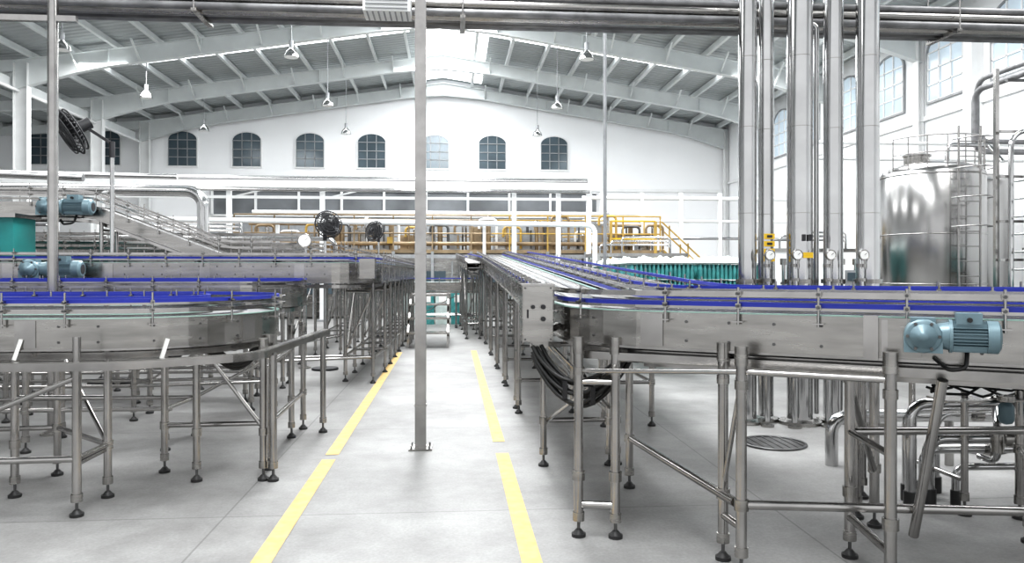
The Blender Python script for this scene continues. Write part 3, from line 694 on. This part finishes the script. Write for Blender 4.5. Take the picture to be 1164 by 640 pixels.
b=MB(); Y0,Y1=23.2,25.2; pz=2.05
b.box((0,(Y0+Y1)/2,pz),(13.2,Y1-Y0,.10),'tan')
for k in range(12):
    x=-6.5+k*1.18; c_='yellow' if k>6 else 'tan'
    b.box((x,Y0,pz/2),(.09,.09,pz),'grey_frame'); b.box((x,Y0,pz+.55),(.04,.04,1.1),c_); b.box((x,Y1,pz+.55),(.04,.04,1.1),c_)
for z in (.55,1.1):
    for yy in (Y0,Y1): b.cyl((-6.5,yy,pz+z),(1.2,yy,pz+z),.022,'tan',8); b.cyl((1.2,yy,pz+z),(6.5,yy,pz+z),.022,'yellow',8)
for k in range(9): b.box((6.7+k*.24,Y0+.5,pz-.1-k*.22),(.26,.8,.04),'yellow')
for yy in (Y0+.1,Y0+.9):
    b.beam((6.55,yy,pz),(8.75,yy,.05),.06,.2,'yellow'); b.beam((6.55,yy,pz+.95),(8.75,yy,1.0),.04,.04,'yellow')
    for k in range(4): b.box((6.8+k*.6,yy,pz+.35-k*.55),(.04,.04,.95),'yellow')
for x in (4.9,6.3): b.box((x,Y0-.1,pz+.2),(.08,.08,1.5),'yellow'); 
b.box((5.6,Y0-.1,pz+.95),(1.4,.05,.05),'safety'); b.box((5.6,Y0-.1,pz+.4),(1.4,.05,.05),'safety')
b.build('yellow_access_platform')
b=MB()
for k in range(17):
    x=-6+k*.76; w=.3+R.random()*.3; h=.3+R.random()*.55
    b.box((x,24.2,pz+.06+h/2),(w,.9,h),('tan','steel_plate','grey_frame')[k%3])
    b.cyl((x+.3,23.9,pz+.06),(x+.3,23.9,pz+.06+h*1.4),.08,'tan' if k%2 else 'steel_pipe',12); b.lathe((x+.3,23.9,pz+.06+h*1.4),[(.08,0),(.07,.05),(0,.08)],'steel_pipe',12)
    b.tube(fillet([(x,23.7,pz+h),(x,23.7,pz+h+.3),(x+.55,23.7,pz+h+.3),(x+.55,23.7,pz+.1)],.12,4),.04,('tan','white_paint','yellow','steel_dark')[k%4],8)
    b.cyl((x+.1,23.6,pz+.1),(x+.1,23.6,pz+.5+.4*R.random()),.03,'steel_dark' if k%2 else 'tan',6)
    if k%5==0: b.box((x+.3,23.5,pz+.35),(.18,.2,.2),'yellow')
b.cyl((-6.4,23.55,pz+.25),(6.2,23.55,pz+.25),.06,'tan',10); b.cyl((-6.4,24.9,pz+1.3),(6.2,24.9,pz+1.3),.07,'white_paint',10); b.cyl((-6.4,24.5,pz+.9),(6.2,24.5,pz+.9),.05,'tan',10)
b.box((0,24.2,.95),(12.4,1.4,1.8),'steel_plate')
for k in range(13): b.box((-6+k,23.48,.9),(.05,.04,1.7),'grey_frame'); b.box((-5.5+k,23.48,1.1),(.6,.03,.7),'glass_dark')
b.build('pasteurizer_machine')

def machine(x,y,w,d,h,name):
    b=MB()
    b.box((x,y,h*.22),(w,d,h*.36),'steel_plate')
    for dx in(-1,1):
        for dy in(-1,1): b.box((x+dx*w*.47,y+dy*d*.47,h/2),(.07,.07,h),'steel'); leg(b,x+dx*w*.4,y+dy*d*.4,.2,.03)
    b.box((x,y,h-.04),(w+.05,d+.05,.09),'steel'); b.box((x,y,h*.42),(w,d,.05),'steel')
    nx=max(3,int(w/.35))
    for i in range(nx):
        xx=x-w/2+.15+i*(w-.3)/(nx-1); b.cyl((xx,y-d*.2,h*.42),(xx,y-d*.2,h*.8),.05,'steel_pipe',10); b.cyl((xx,y-d*.2,h*.8),(xx,y-d*.2,h*.88),.09,'steel',12); b.cyl((xx,y-d*.2,h*.55),(xx,y-d*.2,h*.58),.08,'steel_dark',12)
        b.box((xx,y-d*.505,h*.22),(.03,.02,h*.3),'grey_frame')
    b.box((x+w*.3,y-d*.52,h*.62),(.35,.04,.45),'grey_frame'); b.box((x+w*.3,y-d*.545,h*.65),(.26,.01,.2),'glass_dark')
    for k in range(3): b.tube(fillet([(x-w*.4+k*.3,y,h),(x-w*.4+k*.3,y,h+.25+.1*k),(x+w*.4,y,h+.25+.1*k),(x+w*.4,y,h)],.1,4),.03,'steel_pipe',8)
    return b.build(name)
machine(-6.5,19.3,3.2,1.6,2.2,'filling_machine'); machine(-11,19.0,3.4,1.8,2.3,'bottle_rinser'); machine(-10.9,16.6,2.8,1.0,2.0,'capping_machine')
machine(4.9,20.0,2.4,1.4,1.9,'labelling_machine'); machine(9.2,19,2.6,1.5,2.0,'packing_machine')

b=MB(); gauge(b,(-2.15,11.25,1.87),(0.1,-1,0),.10); b.cyl((-2.15,11.28,0),(-2.15,11.28,1.75),.03,'steel_pipe'); b.cyl((-2.15,11.28,0),(-2.15,11.28,.02),.09,'steel_plate'); b.build('pressure_gauge')

b=MB()
for k in range(3):
    b.box((-.45,14.2+k*.35,.28+k*.25),(.8,.32,.035),'steel_plate')
    for x in (-.82,-.08): b.box((x,14.2+k*.35,.14+k*.125),(.04,.04,.28+k*.25),'steel')
for x in (-.82,-.08): b.beam((x,14.05,.2),(x,15.1,.85),.03,.06,'steel')
b.box((-.45,15.6,.95),(.8,.9,.04),'steel_plate')
for x in (-.82,-.08):
    for y in (15.2,16.0): b.box((x,y,.5),(.05,.05,1.0),'steel')
b.build('step_platform')
conveyor('c',[(-3,19.5,1.15),(3.3,19.5,1.15)],w=.6,ph=.2,rails=(.1,),legstep=.9).build('bottle_conveyor')
b=MB()
for k in range(5):
    x=-1.1+k*.42; b.box((x,20.9,.55),(.38,.6,1.1),'bottle_teal' if k%2 else 'film'); b.box((x,20.9,1.13),(.4,.62,.04),'film'); b.box((x,20.59,.7),(.2,.01,.2),'gauge_face')
b.build('stack_of_crates')

# ------------------------------------------------------------------ lights
def area(name,loc,sx,sy,e,rot=(0,0,0),col=(1,1,1)):
    l=bpy.data.lights.new(name,'AREA'); l.shape='RECTANGLE'; l.size=sx; l.size_y=sy; l.energy=e; l.color=col
    o=bpy.data.objects.new(name,l); o.location=loc; o.rotation_euler=rot; sc.collection.objects.link(o)
for y,e in ((2,860),(9,860),(16,860),(23,780),(29,500)): area('skylight_daylight',(RX,y,9.35),3.0,5.5,e,(0,0,0),(.98,.99,1))
for y in (6,15,24): area('roof_panel_daylight_left',(-9.5,y,7.9),4,4,400); area('roof_panel_daylight_right',(8.5,y,7.9),4,4,400)
w=bpy.data.worlds.new('w'); sc.world=w; w.use_nodes=True
bg=w.node_tree.nodes['Background']; bg.inputs[0].default_value=(.97,.985,1,1); bg.inputs[1].default_value=1.05

# ------------------------------------------------------------------ camera
cam=bpy.data.cameras.new('cam'); co=bpy.data.objects.new('camera',cam); sc.collection.objects.link(co)
cam.sensor_width=36; cam.lens=860/1164*36; cam.shift_y=-10/1164
co.location=(0,0,1.4); co.rotation_euler=(PI/2,0,-math.atan(68/860)); cam.clip_end=200
sc.camera=co
sc.view_settings.view_transform='Standard'; sc.view_settings.exposure=0
for lk in ('Medium High Contrast','Standard - Medium High Contrast'):
    try: sc.view_settings.look=lk; break
    except Exception: pass
